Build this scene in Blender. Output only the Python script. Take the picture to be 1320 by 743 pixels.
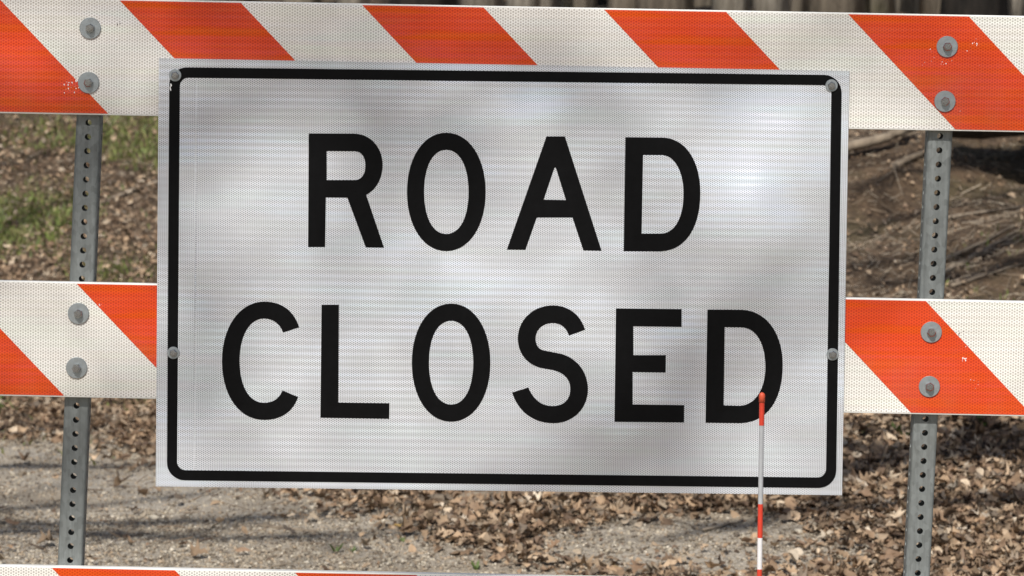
import bpy, math, random
import numpy as np
from mathutils import Vector, Matrix

R = math.radians
for o in list(bpy.data.objects): bpy.data.objects.remove(o)
scn = bpy.context.scene
COL = scn.collection
random.seed(11)
rng = np.random.default_rng(7)

# ------------------------------------------------------------------ camera
W, H = 1320.0, 743.0
CAM_D, CAM_H = 7.0, 1.58
YAW, PITCH, ROLL = R(0.35), R(4.45), R(0.93)
FPX = 723.0 * 7.02
def cam_axes():
    f = Vector((math.sin(YAW)*math.cos(PITCH), math.cos(YAW)*math.cos(PITCH), -math.sin(PITCH)))
    r = Vector((math.cos(YAW), -math.sin(YAW), 0.0)); u = r.cross(f)
    c, s = math.cos(ROLL), math.sin(ROLL)
    return c*r + s*u, -s*r + c*u, f
CR, CU, CF = cam_axes()
CPOS = Vector((-0.01, -CAM_D, CAM_H))
cam_d = bpy.data.cameras.new('camera')
cam = bpy.data.objects.new('camera', cam_d); COL.objects.link(cam)
m = Matrix((CR, CU, -CF)).transposed().to_4x4(); m.translation = CPOS
cam.matrix_world = m
cam_d.sensor_width = 36.0; cam_d.sensor_fit = 'HORIZONTAL'
cam_d.lens = 36.0 * FPX / W
cam_d.clip_start = 0.1; cam_d.clip_end = 2000
cam_d.dof.use_dof = True; cam_d.dof.focus_distance = CAM_D; cam_d.dof.aperture_fstop = 12.5
scn.camera = cam
scn.render.resolution_x, scn.render.resolution_y = 1024, 576

def ray(px, py):
    return (CF + CR*((px-W/2)/FPX) + CU*((H/2-py)/FPX))
def P(px, py, Y=0.0):
    d = ray(px, py); t = (Y-CPOS.y)/d.y
    return CPOS + d*t

# ------------------------------------------------------------------ light
SUN_EL, SUN_AZ = R(45), R(14)          # azimuth: to the left of straight behind the camera
to_sun = Vector((-math.sin(SUN_AZ)*math.cos(SUN_EL), -math.cos(SUN_AZ)*math.cos(SUN_EL), math.sin(SUN_EL)))
world = bpy.data.worlds.new('World'); scn.world = world; world.use_nodes = True
wn = world.node_tree; bg = wn.nodes['Background']
sky = wn.nodes.new('ShaderNodeTexSky'); sky.sky_type = 'NISHITA'; sky.sun_disc = False
sky.sun_elevation = SUN_EL; sky.sun_rotation = math.atan2(to_sun.x, to_sun.y)
sky.dust_density = 1.5
wn.links.new(sky.outputs[0], bg.inputs[0]); bg.inputs[1].default_value = 0.09
sl = bpy.data.lights.new('sun', 'SUN'); sl.energy = 4.7; sl.angle = R(0.55); sl.color = (1.0, 0.965, 0.91)
so = bpy.data.objects.new('sun', sl); COL.objects.link(so)
so.rotation_euler = to_sun.to_track_quat('Z', 'Y').to_euler(); so.location = to_sun*60
scn.view_settings.view_transform = 'Standard'; scn.view_settings.look = 'None'
scn.view_settings.exposure = 0.0; scn.view_settings.gamma = 1.0
scn.view_settings.use_curve_mapping = False

# ------------------------------------------------------------------ helpers
def tag(o, label=None, cat=None, group=None, kind=None):
    if label: o['label'] = label
    if cat: o['category'] = cat
    if group: o['group'] = group
    if kind: o['kind'] = kind
    return o
WLOC = {}
def wloc(o): return WLOC.get(o.name, Vector((0, 0, 0)))
def empty(name, loc):
    o = bpy.data.objects.new(name, None); COL.objects.link(o); o.location = loc
    o.empty_display_size = 0.1; WLOC[o.name] = Vector(loc); return o
def obj(name, verts, faces, mat, parent=None, smooth=False, origin=None):
    vs = [Vector(v) for v in verts]
    if origin is None:
        origin = Vector([(min(v[i] for v in vs)+max(v[i] for v in vs))/2 for i in range(3)])
    me = bpy.data.meshes.new(name); me.from_pydata([v-origin for v in vs], [], faces); me.update()
    if mat: me.materials.append(mat)
    if smooth: me.polygons.foreach_set('use_smooth', [True]*len(me.polygons))
    o = bpy.data.objects.new(name, me); COL.objects.link(o)
    WLOC[o.name] = origin
    o.location = origin - (wloc(parent) if parent else Vector((0, 0, 0)))
    if parent: o.parent = parent
    return o
def np_mesh(name, V, F, mat, colors=None, smooth=False):
    """V (n,3), F (m,k) constant-k faces; colours per vertex"""
    me = bpy.data.meshes.new(name)
    n, (mf, k) = len(V), F.shape
    me.vertices.add(n); me.vertices.foreach_set('co', V.astype(np.float32).ravel())
    me.loops.add(mf*k); me.loops.foreach_set('vertex_index', F.astype(np.int32).ravel())
    me.polygons.add(mf); me.polygons.foreach_set('loop_start', np.arange(0, mf*k, k, dtype=np.int32))
    me.polygons.foreach_set('loop_total', np.full(mf, k, np.int32))
    if smooth: me.polygons.foreach_set('use_smooth', np.ones(mf, bool))
    me.update(calc_edges=True)
    if colors is not None:
        a = me.color_attributes.new('col', 'FLOAT_COLOR', 'POINT')
        c = np.ones((n, 4), np.float32); c[:, :3] = colors; a.data.foreach_set('color', c.ravel())
    if mat: me.materials.append(mat)
    o = bpy.data.objects.new(name, me); COL.objects.link(o); WLOC[o.name] = Vector((0, 0, 0))
    return o
def prism(poly, y0, y1):
    """poly: list of (x,z) -> prism between planes y0 (front) and y1"""
    n = len(poly)
    v = [(x, y0, z) for x, z in poly] + [(x, y1, z) for x, z in poly]
    f = [tuple(range(n)), tuple(range(2*n-1, n-1, -1))]
    f += [(i, i+n, (i+1) % n + n, (i+1) % n) for i in range(n)]
    return v, f
def tube(path, radii, sides=8, cap=True, jitter=0.0):
    """list of points -> verts, faces"""
    v, f = [], []; n = len(path)
    path = [Vector(p) for p in path]
    up0 = Vector((0.31, 0.17, 0.93))
    for i, p in enumerate(path):
        t = (path[min(i+1, n-1)] - path[max(i-1, 0)]).normalized()
        a = t.cross(up0 if abs(t.dot(up0)) < 0.95 else Vector((1, 0, 0))).normalized(); b = t.cross(a)
        for k in range(sides):
            an = 2*math.pi*k/sides; r = radii[i]*(1 + random.uniform(-jitter, jitter))
            v.append(p + (a*math.cos(an) + b*math.sin(an))*r)
    for i in range(n-1):
        for k in range(sides):
            k2 = (k+1) % sides
            f.append((i*sides+k, i*sides+k2, (i+1)*sides+k2, (i+1)*sides+k))
    if cap:
        f.append(tuple(range(sides-1, -1, -1))); f.append(tuple((n-1)*sides+k for k in range(sides)))
    return v, f
def merge(parts):
    V, F = [], []
    for v, f in parts:
        b = len(V); V += list(v); F += [tuple(i+b for i in q) for q in f]
    return V, F

# value noise
_tab = rng.random((256, 256))
def vn(x, y):
    x = np.asarray(x, float); y = np.asarray(y, float)
    xi = np.floor(x).astype(int); yi = np.floor(y).astype(int); fx = x-xi; fy = y-yi
    fx = fx*fx*(3-2*fx); fy = fy*fy*(3-2*fy)
    g = lambda a, b: _tab[a % 256, b % 256]
    return (g(xi, yi)*(1-fx)+g(xi+1, yi)*fx)*(1-fy) + (g(xi, yi+1)*(1-fx)+g(xi+1, yi+1)*fx)*fy
def fbm(x, y, oct=4):
    s = 0; a = .5
    for k in range(oct): s = s + a*(vn(x*2**k+17*k, y*2**k+31*k)-.5); a *= .5
    return s
def sstep(a, b, x):
    t = np.clip((x-a)/(b-a), 0, 1); return t*t*(3-2*t)

# ------------------------------------------------------------------ materials
class N:
    def __init__(s, name):
        s.m = bpy.data.materials.new(name); s.m.use_nodes = True; s.t = s.m.node_tree
        s.b = s.t.nodes['Principled BSDF']
    def n(s, typ, **kw):
        o = s.t.nodes.new(typ)
        for k, v in kw.items(): setattr(o, k, v)
        return o
    def l(s, a, b): s.t.links.new(a, b)
    def val(s, sock, v):
        if hasattr(v, 'is_output') or hasattr(v, 'links'): s.l(v, sock)
        else: sock.default_value = v
    def math(s, op, a, b=0.0, c=0.0, clamp=False):
        o = s.n('ShaderNodeMath', operation=op); o.use_clamp = clamp
        for i, q in enumerate((a, b, c)): s.val(o.inputs[i], q)
        return o.outputs[0]
    def coord(s, kind='Object'): return s.n('ShaderNodeTexCoord').outputs[kind]
    def mapping(s, vec, scale=(1, 1, 1), loc=(0, 0, 0), rot=(0, 0, 0)):
        o = s.n('ShaderNodeMapping'); s.l(vec, o.inputs[0])
        o.inputs['Scale'].default_value = scale; o.inputs['Location'].default_value = loc; o.inputs['Rotation'].default_value = rot
        return o.outputs[0]
    def noise(s, vec, scale, detail=4, rough=.55, dist=0.0):
        o = s.n('ShaderNodeTexNoise'); s.l(vec, o.inputs['Vector'])
        o.inputs['Scale'].default_value = scale; o.inputs['Detail'].default_value = detail
        o.inputs['Roughness'].default_value = rough; o.inputs['Distortion'].default_value = dist
        return o.outputs[0]
    def ramp(s, fac, stops):
        o = s.n('ShaderNodeValToRGB'); s.l(fac, o.inputs[0]); e = o.color_ramp.elements
        while len(e) < len(stops): e.new(.5)
        for el, (p, c) in zip(e, stops):
            el.position = p; el.color = (c[0], c[1], c[2], 1) if not isinstance(c, float) else (c, c, c, 1)
        return o.outputs[0]
    def mix(s, fac, a, b, typ='MIX'):
        o = s.n('ShaderNodeMix', data_type='RGBA', blend_type=typ)
        s.val(o.inputs[0], fac)
        for i, q in ((6, a), (7, b)):
            if isinstance(q, tuple): o.inputs[i].default_value = (*q, 1)
            else: s.l(q, o.inputs[i])
        return o.outputs[2]
    def bump(s, h, strength=.5, dist=.01, prev=None):
        o = s.n('ShaderNodeBump'); s.l(h, o.inputs['Height'])
        o.inputs['Strength'].default_value = strength; o.inputs['Distance'].default_value = dist
        if prev is not None: s.l(prev, o.inputs['Normal'])
        return o.outputs[0]
    def set(s, **kw):
        for k, v in kw.items():
            sock = s.b.inputs[k.replace('_', ' ')]
            if isinstance(v, tuple): sock.default_value = (*v, 1)
            else: s.val(sock, v)
        return s.m
def hexdots(n, pitch, r0, r1):
    """honeycomb of small cells: 1 inside a cell's dot, 0 on the cell walls (object x,z plane)"""
    sep = n.n('ShaderNodeSeparateXYZ'); n.l(n.coord('Object'), sep.inputs[0])
    X, Z = sep.outputs[2], sep.outputs[0]; ph = pitch*math.sqrt(3)
    ds = []
    for off in (0.0, 0.5):
        fx = n.math('SUBTRACT', n.math('FRACT', n.math('ADD', n.math('DIVIDE', X, pitch), 100+off)), .5)
        fz = n.math('SUBTRACT', n.math('FRACT', n.math('ADD', n.math('DIVIDE', Z, ph), 100+off)), .5)
        fz = n.math('MULTIPLY', fz, math.sqrt(3))
        ds.append(n.math('SQRT', n.math('ADD', n.math('MULTIPLY', fx, fx), n.math('MULTIPLY', fz, fz))))
    d = n.math('MINIMUM', *ds)
    mr = n.n('ShaderNodeMapRange'); n.l(d, mr.inputs[0])
    mr.inputs[1].default_value = r0; mr.inputs[2].default_value = r1; mr.inputs[3].default_value = 1; mr.inputs[4].default_value = 0
    return mr.outputs[0]
def sheeting(name, wall, dot, pitch, metallic, rough, band, wave, buckles=(), grime_amt=.25):
    n = N(name); h = hexdots(n, pitch, .22, .40); co = n.coord('Object')
    grime = n.noise(co, 3.0, 6, .65); runs = n.noise(n.mapping(co, (28, 1, 1.6)), 1.0, 4, .6)
    base = n.mix(h, wall, dot)
    g = n.math('MULTIPLY', n.ramp(grime, [(.45, 0.0), (.75, 1.0)]), n.ramp(runs, [(.35, .3), (.7, 1.0)]))
    base = n.mix(n.math('MULTIPLY', g, grime_amt), base, (.26, .235, .19))
    # rolled film: regular fine horizontal ripples, fading in and out, and slow undulation of the glossy top skin
    sep = n.n('ShaderNodeSeparateXYZ'); n.l(co, sep.inputs[0]); Z = sep.outputs[2]
    wob = n.math('MULTIPLY', n.noise(n.mapping(co, (1.2, 1, 6)), 1.0, 2), .012)
    rip = n.math('SINE', n.math('MULTIPLY', n.math('ADD', Z, wob), 2*math.pi/.0125))
    amp = n.ramp(n.noise(n.mapping(co, (2.2, 1, 5)), 1.0, 2), [(.30, .15), (.70, 1.0)])
    rip = n.math('MULTIPLY', rip, amp)
    b2 = n.noise(co, 3.2, 2, .5)
    nb = n.bump(rip, band, .0011); nb = n.bump(b2, wave, .06, nb)
    for bx, bz, sx, sz, k in buckles:      # bumps added to lean the film back and catch sky glare
        u = n.math('DIVIDE', n.math('SUBTRACT', sep.outputs[0], bx), sx); w = n.math('DIVIDE', n.math('SUBTRACT', Z, bz), sz)
        e = n.math('ADD', n.math('MULTIPLY', u, u), n.math('MULTIPLY', w, w))
        G = n.math('MULTIPLY', n.math('EXPONENT', n.math('MULTIPLY', e, -1.0)), n.math('MULTIPLY', w, -sz*k))
        nb = n.bump(G, 1.0, 1.0, nb)
    nb = n.bump(h, .10, .0004, nb)
    film = n.math('ADD', n.math('MULTIPLY', n.noise(n.mapping(co, (3, 1, 30)), 1.0, 2), 500), 250)
    return n.set(Base_Color=base, Metallic=metallic, Roughness=rough, Normal=nb, Coat_Weight=.25, Coat_Roughness=.10, Coat_Normal=nb,
                 Thin_Film_Thickness=film, Thin_Film_IOR=1.33)
M = {}
M['sign_sheet'] = sheeting('sign_sheeting', (.79, .825, .865), (.30, .318, .335), .0037, .36, .26, .19, .60, ((.44, .24, .075, .20, .12), (.06, .31, .06, .07, .11), (.22, .36, .05, .05, .10)), .10)
M['white_sheet'] = sheeting('white_rail_sheeting', (.84, .825, .765), (.46, .44, .395), .0052, .08, .3, .14, .4)
M['orange_sheet'] = sheeting('orange_rail_sheeting', (.70, .076, .011), (.48, .037, .005), .0052, .10, .3, .14, .4)
def mk(name, col, rough=.5, metallic=0.0, var=.12, scale=30, bump=.15, dist=.002, **kw):
    n = N(name); co = n.coord('Object'); a = n.noise(co, scale, 5, .6)
    c = n.mix(a, tuple(x*(1-var) for x in col), tuple(min(1, x*(1+var)) for x in col))
    r = n.math('ADD', n.math('MULTIPLY', a, .2), rough-.1)
    return n.set(Base_Color=c, Roughness=r, Metallic=metallic, Normal=n.bump(a, bump, dist), **kw)
M['board'] = mk('white_board_plastic', (.76, .75, .71), .45, scale=15)
M['black'] = mk('black_vinyl', (.0045, .0045, .0048), .40, scale=60, var=.3, bump=.05, Specular_IOR_Level=.08)
M['alu'] = mk('sign_aluminium', (.62, .62, .63), .4, .8, scale=80)
M['washer'] = mk('zinc_washer', (.36, .39, .40), .42, .75, var=.15, scale=120)
M['bolt'] = mk('zinc_bolt', (.34, .345, .35), .26, .9, var=.2, scale=150)
M['chip'] = mk('scuffed_film', (.82, .81, .79), .5, scale=200)
M['chipdark'] = mk('dark_scratch', (.10, .09, .085), .7, scale=200)
def galv():
    n = N('galvanised_steel'); co = n.coord('Object')
    sp = n.n('ShaderNodeTexVoronoi'); n.l(n.mapping(co, (1, 1, .55)), sp.inputs['Vector']); sp.inputs['Scale'].default_value = 150
    st = n.noise(n.mapping(co, (160, 160, 2.2)), 1.0, 3)
    a = n.math('ADD', n.math('MULTIPLY', sp.outputs['Color'], .35), n.math('MULTIPLY', st, .65))
    gr = n.noise(co, 9, 5, .65)
    c = n.ramp(a, [(.25, (.13, .14, .135)), (.75, (.245, .262, .255))])
    c = n.mix(n.math('MULTIPLY', n.ramp(gr, [(.5, 0.0), (.8, 1.0)]), .35), c, (.09, .085, .07))
    return n.set(Base_Color=c, Metallic=.35, Roughness=n.math('ADD', n.math('MULTIPLY', a, .25), .38), Normal=n.bump(st, .15, .0006))
M['galv'] = galv()
M['rod_red'] = mk('red_stake_tape', (.60, .050, .025), .38, scale=90)
M['rod_cap'] = mk('orange_stake_cap', (.62, .085, .035), .55, scale=90)
M['rod_grey'] = mk('grey_fibreglass', (.40, .41, .42), .45, scale=120, var=.2)
M['rod_white'] = mk('white_stake_tape', (.72, .70, .70), .45, scale=120, var=.1)
def bark(name, c0, c1, moss=0.0):
    n = N(name); co = n.coord('Object')
    st = n.noise(n.mapping(co, (16, 16, 2.2)), 1.0, 6, .65, .6)
    bl = n.noise(co, 2.2, 4)
    c = n.ramp(st, [(.32, c0), (.62, c1)])
    c = n.mix(n.math('MULTIPLY', n.ramp(bl, [(.5, 0.0), (.62, 1.0)]), .5), c, tuple(min(1, x*1.5) for x in c1))
    if moss: c = n.mix(n.math('MULTIPLY', n.ramp(n.noise(co, 1.3, 3), [(.5, 0.0), (.6, 1.0)]), moss), c, (.085, .10, .03))
    return n.set(Base_Color=c, Roughness=.9, Normal=n.bump(st, .9, .02))
M['bark_pale'] = bark('pale_bark', (.19, .165, .13), (.47, .42, .345))
M['bark_mid'] = bark('brown_bark', (.11, .09, .066), (.33, .28, .215), .45)
M['bark_dark'] = bark('dark_bark', (.012, .010, .008), (.045, .036, .028))
M['dead'] = bark('dead_wood', (.075, .055, .038), (.25, .20, .145))
M['dead_pale'] = bark('weathered_wood', (.15, .115, .08), (.40, .33, .25))
def vcol(name, rough=.75, var=.25, scale=60, trans=0.0):
    n = N(name); at = n.n('ShaderNodeAttribute', attribute_name='col').outputs['Color']
    a = n.noise(n.coord('Object'), scale, 3)
    c = n.mix(1.0, at, n.ramp(a, [(.25, 1-var), (.75, 1+0.0)]), 'MULTIPLY')
    m_ = n.set(Base_Color=c, Roughness=rough, Normal=n.bump(a, .3, .003))
    if trans:
        tr = n.n('ShaderNodeBsdfTranslucent'); n.l(c, tr.inputs[0]); mx = n.n('ShaderNodeMixShader'); mx.inputs[0].default_value = trans
        out = n.t.nodes['Material Output']; n.l(n.b.outputs[0], mx.inputs[1]); n.l(tr.outputs[0], mx.inputs[2]); n.l(mx.outputs[0], out.inputs[0])
    return m_
M['leaf'] = vcol('dry_leaf', .7, .3, 70, .15)
M['stone'] = vcol('gravel_stone', .85, .35, 120)
M['grass'] = vcol('grass_blade', .6, .2, 30, .3)
def soil():
    n = N('soil'); co = n.coord('Object')
    a = n.noise(co, 1.6, 6, .62); b = n.noise(co, 26, 6, .7); c_ = n.noise(n.mapping(co, (1, 1, 1), rot=(0, 0, R(35))), 7, 5, .65)
    c = n.ramp(b, [(.30, (.028, .017, .010)), (.52, (.12, .076, .043)), (.76, (.28, .20, .125))])
    c = n.mix(n.ramp(c_, [(.4, 0.0), (.65, .7)]), c, (.19, .122, .068))
    g = n.ramp(a, [(.52, 0.0), (.62, .5)])
    c = n.mix(g, c, (.095, .085, .035))
    h = n.math('ADD', b, n.math('MULTIPLY', c_, 1.2))
    return n.set(Base_Color=c, Roughness=.95, Normal=n.bump(h, 1.0, .05))
M['soil'] = soil()
def gravel():
    n = N('gravel_surface'); co = n.coord('Object')
    v = n.n('ShaderNodeTexVoronoi'); n.l(co, v.inputs['Vector']); v.inputs['Scale'].default_value = 75
    w = n.n('ShaderNodeTexVoronoi'); n.l(co, w.inputs['Vector']); w.inputs['Scale'].default_value = 170
    a = n.noise(co, 1.4, 5, .6); f = n.noise(co, 120, 4, .7)
    grey = n.ramp(v.outputs['Color'], [(.0, (.20, .18, .15)), (.5, (.38, .34, .285)), (1.0, (.58, .53, .45))])
    grey = n.mix(.5, grey, n.ramp(w.outputs['Color'], [(.0, (.19, .155, .115)), (1.0, (.54, .46, .355))]))
    tan = n.ramp(f, [(.3, (.22, .17, .115)), (.7, (.43, .35, .25))])
    c = n.mix(n.ramp(a, [(.42, 0.0), (.62, .75)]), grey, tan)
    h = n.math('ADD', n.math('SUBTRACT', 1.0, v.outputs['Distance']), n.math('MULTIPLY', f, .6))
    return n.set(Base_Color=c, Roughness=.92, Normal=n.bump(h, .8, .012))
M['gravel'] = gravel()

# ------------------------------------------------------------------ terrain
PL = np.array([(-60, 0), (10, 0), (13.3, 0.0), (14.6, .10), (16, .31), (19.5, .86), (23, 1.24), (30, 1.34), (60, 2.4), (200, 12)])
PR = np.array([(-60, 0), (9.6, 0.0), (10.4, .03), (11.8, .23), (13.4, .456), (16.5, .90), (19, 1.22), (23, 1.33), (30, 1.40), (60, 2.4), (200, 12)])
def terr(x, y):
    x = np.asarray(x, float); y = np.asarray(y, float); d = y + 7.0
    d2 = d + .35*fbm(x*.5+3, y*.5, 2)*2
    zl = np.interp(d2, PL[:, 0], PL[:, 1]); zr = np.interp(d2, PR[:, 0], PR[:, 1])
    k = sstep(-1.3, 1.2, x); z = zl*(1-k) + zr*k
    amp = sstep(0.0, .5, z)
    z = z + amp*(.22*fbm(x*.9, y*.9, 4)) + .035*amp*fbm(x*5, y*5, 3)
    # eroded runnels climbing the bank to the right
    rx = (x*.55 + y*-.75)*4.2
    z = z + amp*sstep(.4, 1.6, x)*.27*fbm(rx, (x+y)*.6, 4)
    z = z + .012*fbm(x*2.2+9, y*2.2, 3)
    return z
def road_edge(x, y):
    """metres inside the road edge (positive on the gravel)"""
    d = y + 7; e = 13.72 - 2.0*(x+1.5) + 1.6*fbm(x*1.6, y*1.6, 3)
    e = np.minimum(e, 13.5 + .8*fbm(x*1.3+5, y*1.3, 2))
    e = np.maximum(e, np.where(x < 3.5, 8.7+.5*fbm(x*2, y*2, 2), 0))
    sand = .5*(1 + 1.2*fbm(x*4, y*4, 3) - ((x-.55)/.46)**2 - ((d-10.6)/.42)**2)
    return np.maximum(np.where(x > -7, e-d, -1), sand)
def road_mask(x, y): return road_edge(x, y) > 0
def axis(fine0, fine1, step, far0, far1):
    a = list(np.arange(fine0, fine1, step)); s = step; p = fine1
    while p < far1: a.append(p); s *= 1.22; p += s
    s = step; p = fine0 - s*1.2; pre = []
    while p > far0: pre.append(p); s *= 1.22; p -= s
    return np.array(sorted(pre) + a)
def grid(ax, ay):
    X, Y = np.meshgrid(ax, ay); nx, ny = len(ax), len(ay)
    i = np.arange(nx-1)[None, :] + (np.arange(ny-1)*nx)[:, None]
    F = np.stack([i, i+1, i+nx+1, i+nx], -1).reshape(-1, 4)
    return X.ravel(), Y.ravel(), F
ax = axis(-4.2, 4.2, .045, -190, 190); ay = axis(2.4, 16.5, .055, -90, 190)
gx, gy, gf = grid(ax, ay)
ground = np_mesh('ground', np.stack([gx, gy, terr(gx, gy)], 1), gf, M['soil'], smooth=True)
tag(ground, 'brown earth bank rising behind the barricade', 'ground', kind='structure')
rx_, ry_, rf = grid(np.arange(-7, 5, .06), np.concatenate([np.arange(-14, 1.5, .3), np.arange(1.5, 8.2, .06)]))
cx_, cy_ = rx_[rf].mean(1), ry_[rf].mean(1); rf = rf[road_mask(cx_, cy_)]
used, inv = np.unique(rf, return_inverse=True); rf = inv.reshape(-1, 4)
rx_, ry_ = rx_[used], ry_[used]
road = np_mesh('gravel_road', np.stack([rx_, ry_, terr(rx_, ry_)+.006], 1), rf, M['gravel'], smooth=True)
tag(road, 'grey gravel road surface running behind the barricade', 'road', kind='structure')

# ------------------------------------------------------------------ scatter: stones, leaves, grass
def rots(n, tilt):
    yaw = rng.random(n)*2*np.pi; tx = rng.normal(0, tilt, n); ty = rng.normal(0, tilt, n)
    cz, sz = np.cos(yaw), np.sin(yaw); cx, sx = np.cos(tx), np.sin(tx); cy, sy = np.cos(ty), np.sin(ty)
    Z = np.zeros(n); O = np.ones(n)
    Rz = np.stack([cz, -sz, Z, sz, cz, Z, Z, Z, O], 1).reshape(n, 3, 3)
    Rx = np.stack([O, Z, Z, Z, cx, -sx, Z, sx, cx], 1).reshape(n, 3, 3)
    Ry = np.stack([cy, Z, sy, Z, O, Z, -sy, Z, cy], 1).reshape(n, 3, 3)
    return Rx @ Ry @ Rz
def slope_align(x, y):
    e = .08; zx = (terr(x+e, y)-terr(x-e, y))/(2*e); zy = (terr(x, y+e)-terr(x, y-e))/(2*e)
    n = np.stack([-zx, -zy, np.ones_like(zx)], 1); n /= np.linalg.norm(n, axis=1, keepdims=True)
    a = np.stack([np.ones_like(zx), np.zeros_like(zx), zx], 1); a /= np.linalg.norm(a, axis=1, keepdims=True)
    b = np.cross(n, a); return np.stack([a, b, n], 2)
def wedge(n, d0, d1, half=.175, bias=1.0):
    d = d0 + (d1-d0)*rng.random(n)**bias
    x = (rng.random(n)*2-1)*(half*d+.5); return x, d-7
# gravel stones
def stones(n):
    x, y = wedge(n, 8.6, 13.8, .2); k = road_mask(x, y) & (rng.random(n) < .35+.65*(fbm(x*1.3, y*1.3, 3) > -.06)); x, y = x[k], y[k]; n = len(x)
    T = np.array([(1, 0, 0), (0, 1, 0), (-1, 0, 0), (0, -1, 0), (0, 0, .75), (0, 0, -.6)], float)
    s = .0028 + .0052*rng.random(n)**2.2 + (rng.random(n) > .994)*.008
    V = T[None]*(1+.35*(rng.random((n, 6, 1))-.5))*s[:, None, None]*np.array([1.15, .9, .8])
    V = np.einsum('nij,nkj->nki', rots(n, .5), V) + np.stack([x, y, terr(x, y)+.006+s*.25], 1)[:, None]
    F = np.array([(0, 1, 4), (1, 2, 4), (2, 3, 4), (3, 0, 4), (1, 0, 5), (2, 1, 5), (3, 2, 5), (0, 3, 5)])
    F = (F[None] + 6*np.arange(n)[:, None, None]).reshape(-1, 3)
    pal = np.array([(.34, .29, .23), (.42, .37, .295), (.20, .165, .125), (.38, .30, .22), (.55, .50, .42), (.13, .105, .08)])
    c = np.array([1.16, 1.13, 1.07])*pal[rng.integers(0, 6, n)]*(.8+.4*rng.random((n, 1)))
    return V.reshape(-1, 3), F, np.repeat(c, 6, 0)
sV, sF, sC = stones(190000)
st = np_mesh('gravel', sV, sF, M['stone'], sC)
tag(st, 'loose grey and tan gravel stones strewn over the road', 'gravel', kind='stuff')

# leaf outlines: (along, across) from stem to tip, half outline
OUT = [
    [(0, 0), (.18, .10), (.35, .26), (.42, .14), (.58, .30), (.68, .16), (.82, .20), (1, 0)],    # oak
    [(0, 0), (.12, .16), (.32, .27), (.55, .27), (.78, .17), (1, 0)],                            # beech
    [(0, 0), (.10, .12), (.05, .38), (.30, .24), (.48, .46), (.56, .20), (.80, .17), (1, 0)],    # maple
]
def leaf_template(kind):
    o = OUT[kind]; V = []; F = []
    for a, w in o: V.append((a-.5, 0))
    n = len(o)
    L = {}; Rr = {}
    for i, (a, w) in enumerate(o):
        if w > 0:
            L[i] = len(V); V.append((a-.5, w)); Rr[i] = len(V); V.append((a-.5, -w))
    for S, flip in ((L, 0), (Rr, 1)):
        for i in range(n-1):
            q = [i, i+1] + ([S[i+1]] if i+1 in S else []) + ([S[i]] if i in S else [])
            for t in range(1, len(q)-1):
                tri = (q[0], q[t], q[t+1]); F.append(tri if not flip else tri[::-1])
    return np.array(V), np.array(F)
TPL = [leaf_template(k) for k in range(3)]
LPAL = np.array([(.36, .245, .15), (.29, .19, .115), (.44, .32, .21), (.22, .14, .085), (.52, .41, .29), (.17, .11, .07), (.40, .28, .175), (.60, .50, .38), (.26, .20, .145)])
def leaf_shape(kind, n, size, curl):
    V, F = TPL[kind]; a, w = V[:, 0][None], V[:, 1][None]
    c1 = rng.normal(0, 1, (n, 1))*curl; c2 = (rng.normal(.5, 1, (n, 1)))*curl; tw = rng.normal(0, .8, (n, 1))*curl
    z = c1*a*a*1.3 + c2*w*w*3.2 + tw*a*w*1.8 + .05*rng.normal(0, 1, (n, V.shape[0]))
    asp = 1 + .25*rng.normal(0, 1, (n, 1))
    A = np.stack([a*np.ones((n, 1)), w*asp, z], 2)*size[:, None, None]
    return A, F
def small(x, y):
    d = y + 7; k = sstep(-.6, .6, x)
    return 1 - .42*k*sstep(12.4, 13.6, d) - .30*(1-k)*sstep(14, 16.5, d)
def turf(x, y): return (1-sstep(-.6, -.2, x))*np.clip(fbm(x*1.3+60, y*1.0, 3)*5.5 + .35*sstep(14.5, 18, y+7) - .10, 0, 1)
def leaves(x, y, smin, smax, lift, tilt=.42, curl=.75, bright=1.0):
    Vs, Fs, Cs = [], [], []; base = 0
    kinds = rng.choice(3, len(x), p=[.45, .35, .2])
    for k in range(3):
        i = kinds == k; n = i.sum()
        if not n: continue
        s = (smin + (smax-smin)*rng.random(n)**1.7)*small(x[i], y[i])
        A, F = leaf_shape(k, n, s, curl)
        A = np.einsum('nij,nkj->nki', slope_align(x[i], y[i]) @ rots(n, tilt), A)
        pos = np.stack([x[i], y[i], terr(x[i], y[i]) + .010 + lift*rng.random(n)], 1)
        A = A + pos[:, None]; nv = A.shape[1]
        Vs.append(A.reshape(-1, 3)); Fs.append((F[None] + base + nv*np.arange(n)[:, None, None]).reshape(-1, 3)); base += n*nv
        c = 1.08*LPAL[rng.choice(len(LPAL), n, p=[.17, .17, .15, .13, .08, .1, .1, .03, .07])]*(.55+.9*rng.random((n, 1)))*bright
        Cs.append(np.repeat(c, nv, 0))
    return np.concatenate(Vs), np.concatenate(Fs), np.concatenate(Cs)
def litter_density(x, y):
    d = y + 7
    dens = .010 + .99*(1-sstep(-.25, .45, road_edge(x, y) + .5*fbm(x*6, y*6, 2)))
    k = sstep(-.6, .6, x)
    upper = sstep(12.4, 13.6, d - .0*x)           # bare earth high on the bank to the right
    dens = dens*(1 - k*.82*upper)
    lu = sstep(15.0, 17.5, d)*(1-k)
    dens = dens*(1 - .30*lu)*(1 - .8*turf(x, y))
    return dens*(.55 + 1.1*np.clip(fbm(x*1.4+40, y*1.4, 3)+.35, 0, 1))
x, y = wedge(210000, 8.6, 22, .165, 1.15); k = rng.random(len(x)) < litter_density(x, y); x, y = x[k], y[k]
lV, lF, lC = leaves(x, y, .014, .054, .022, tilt=.33, curl=.6)
lo = np_mesh('leaf_litter', lV, lF, M['leaf'], lC)
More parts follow.
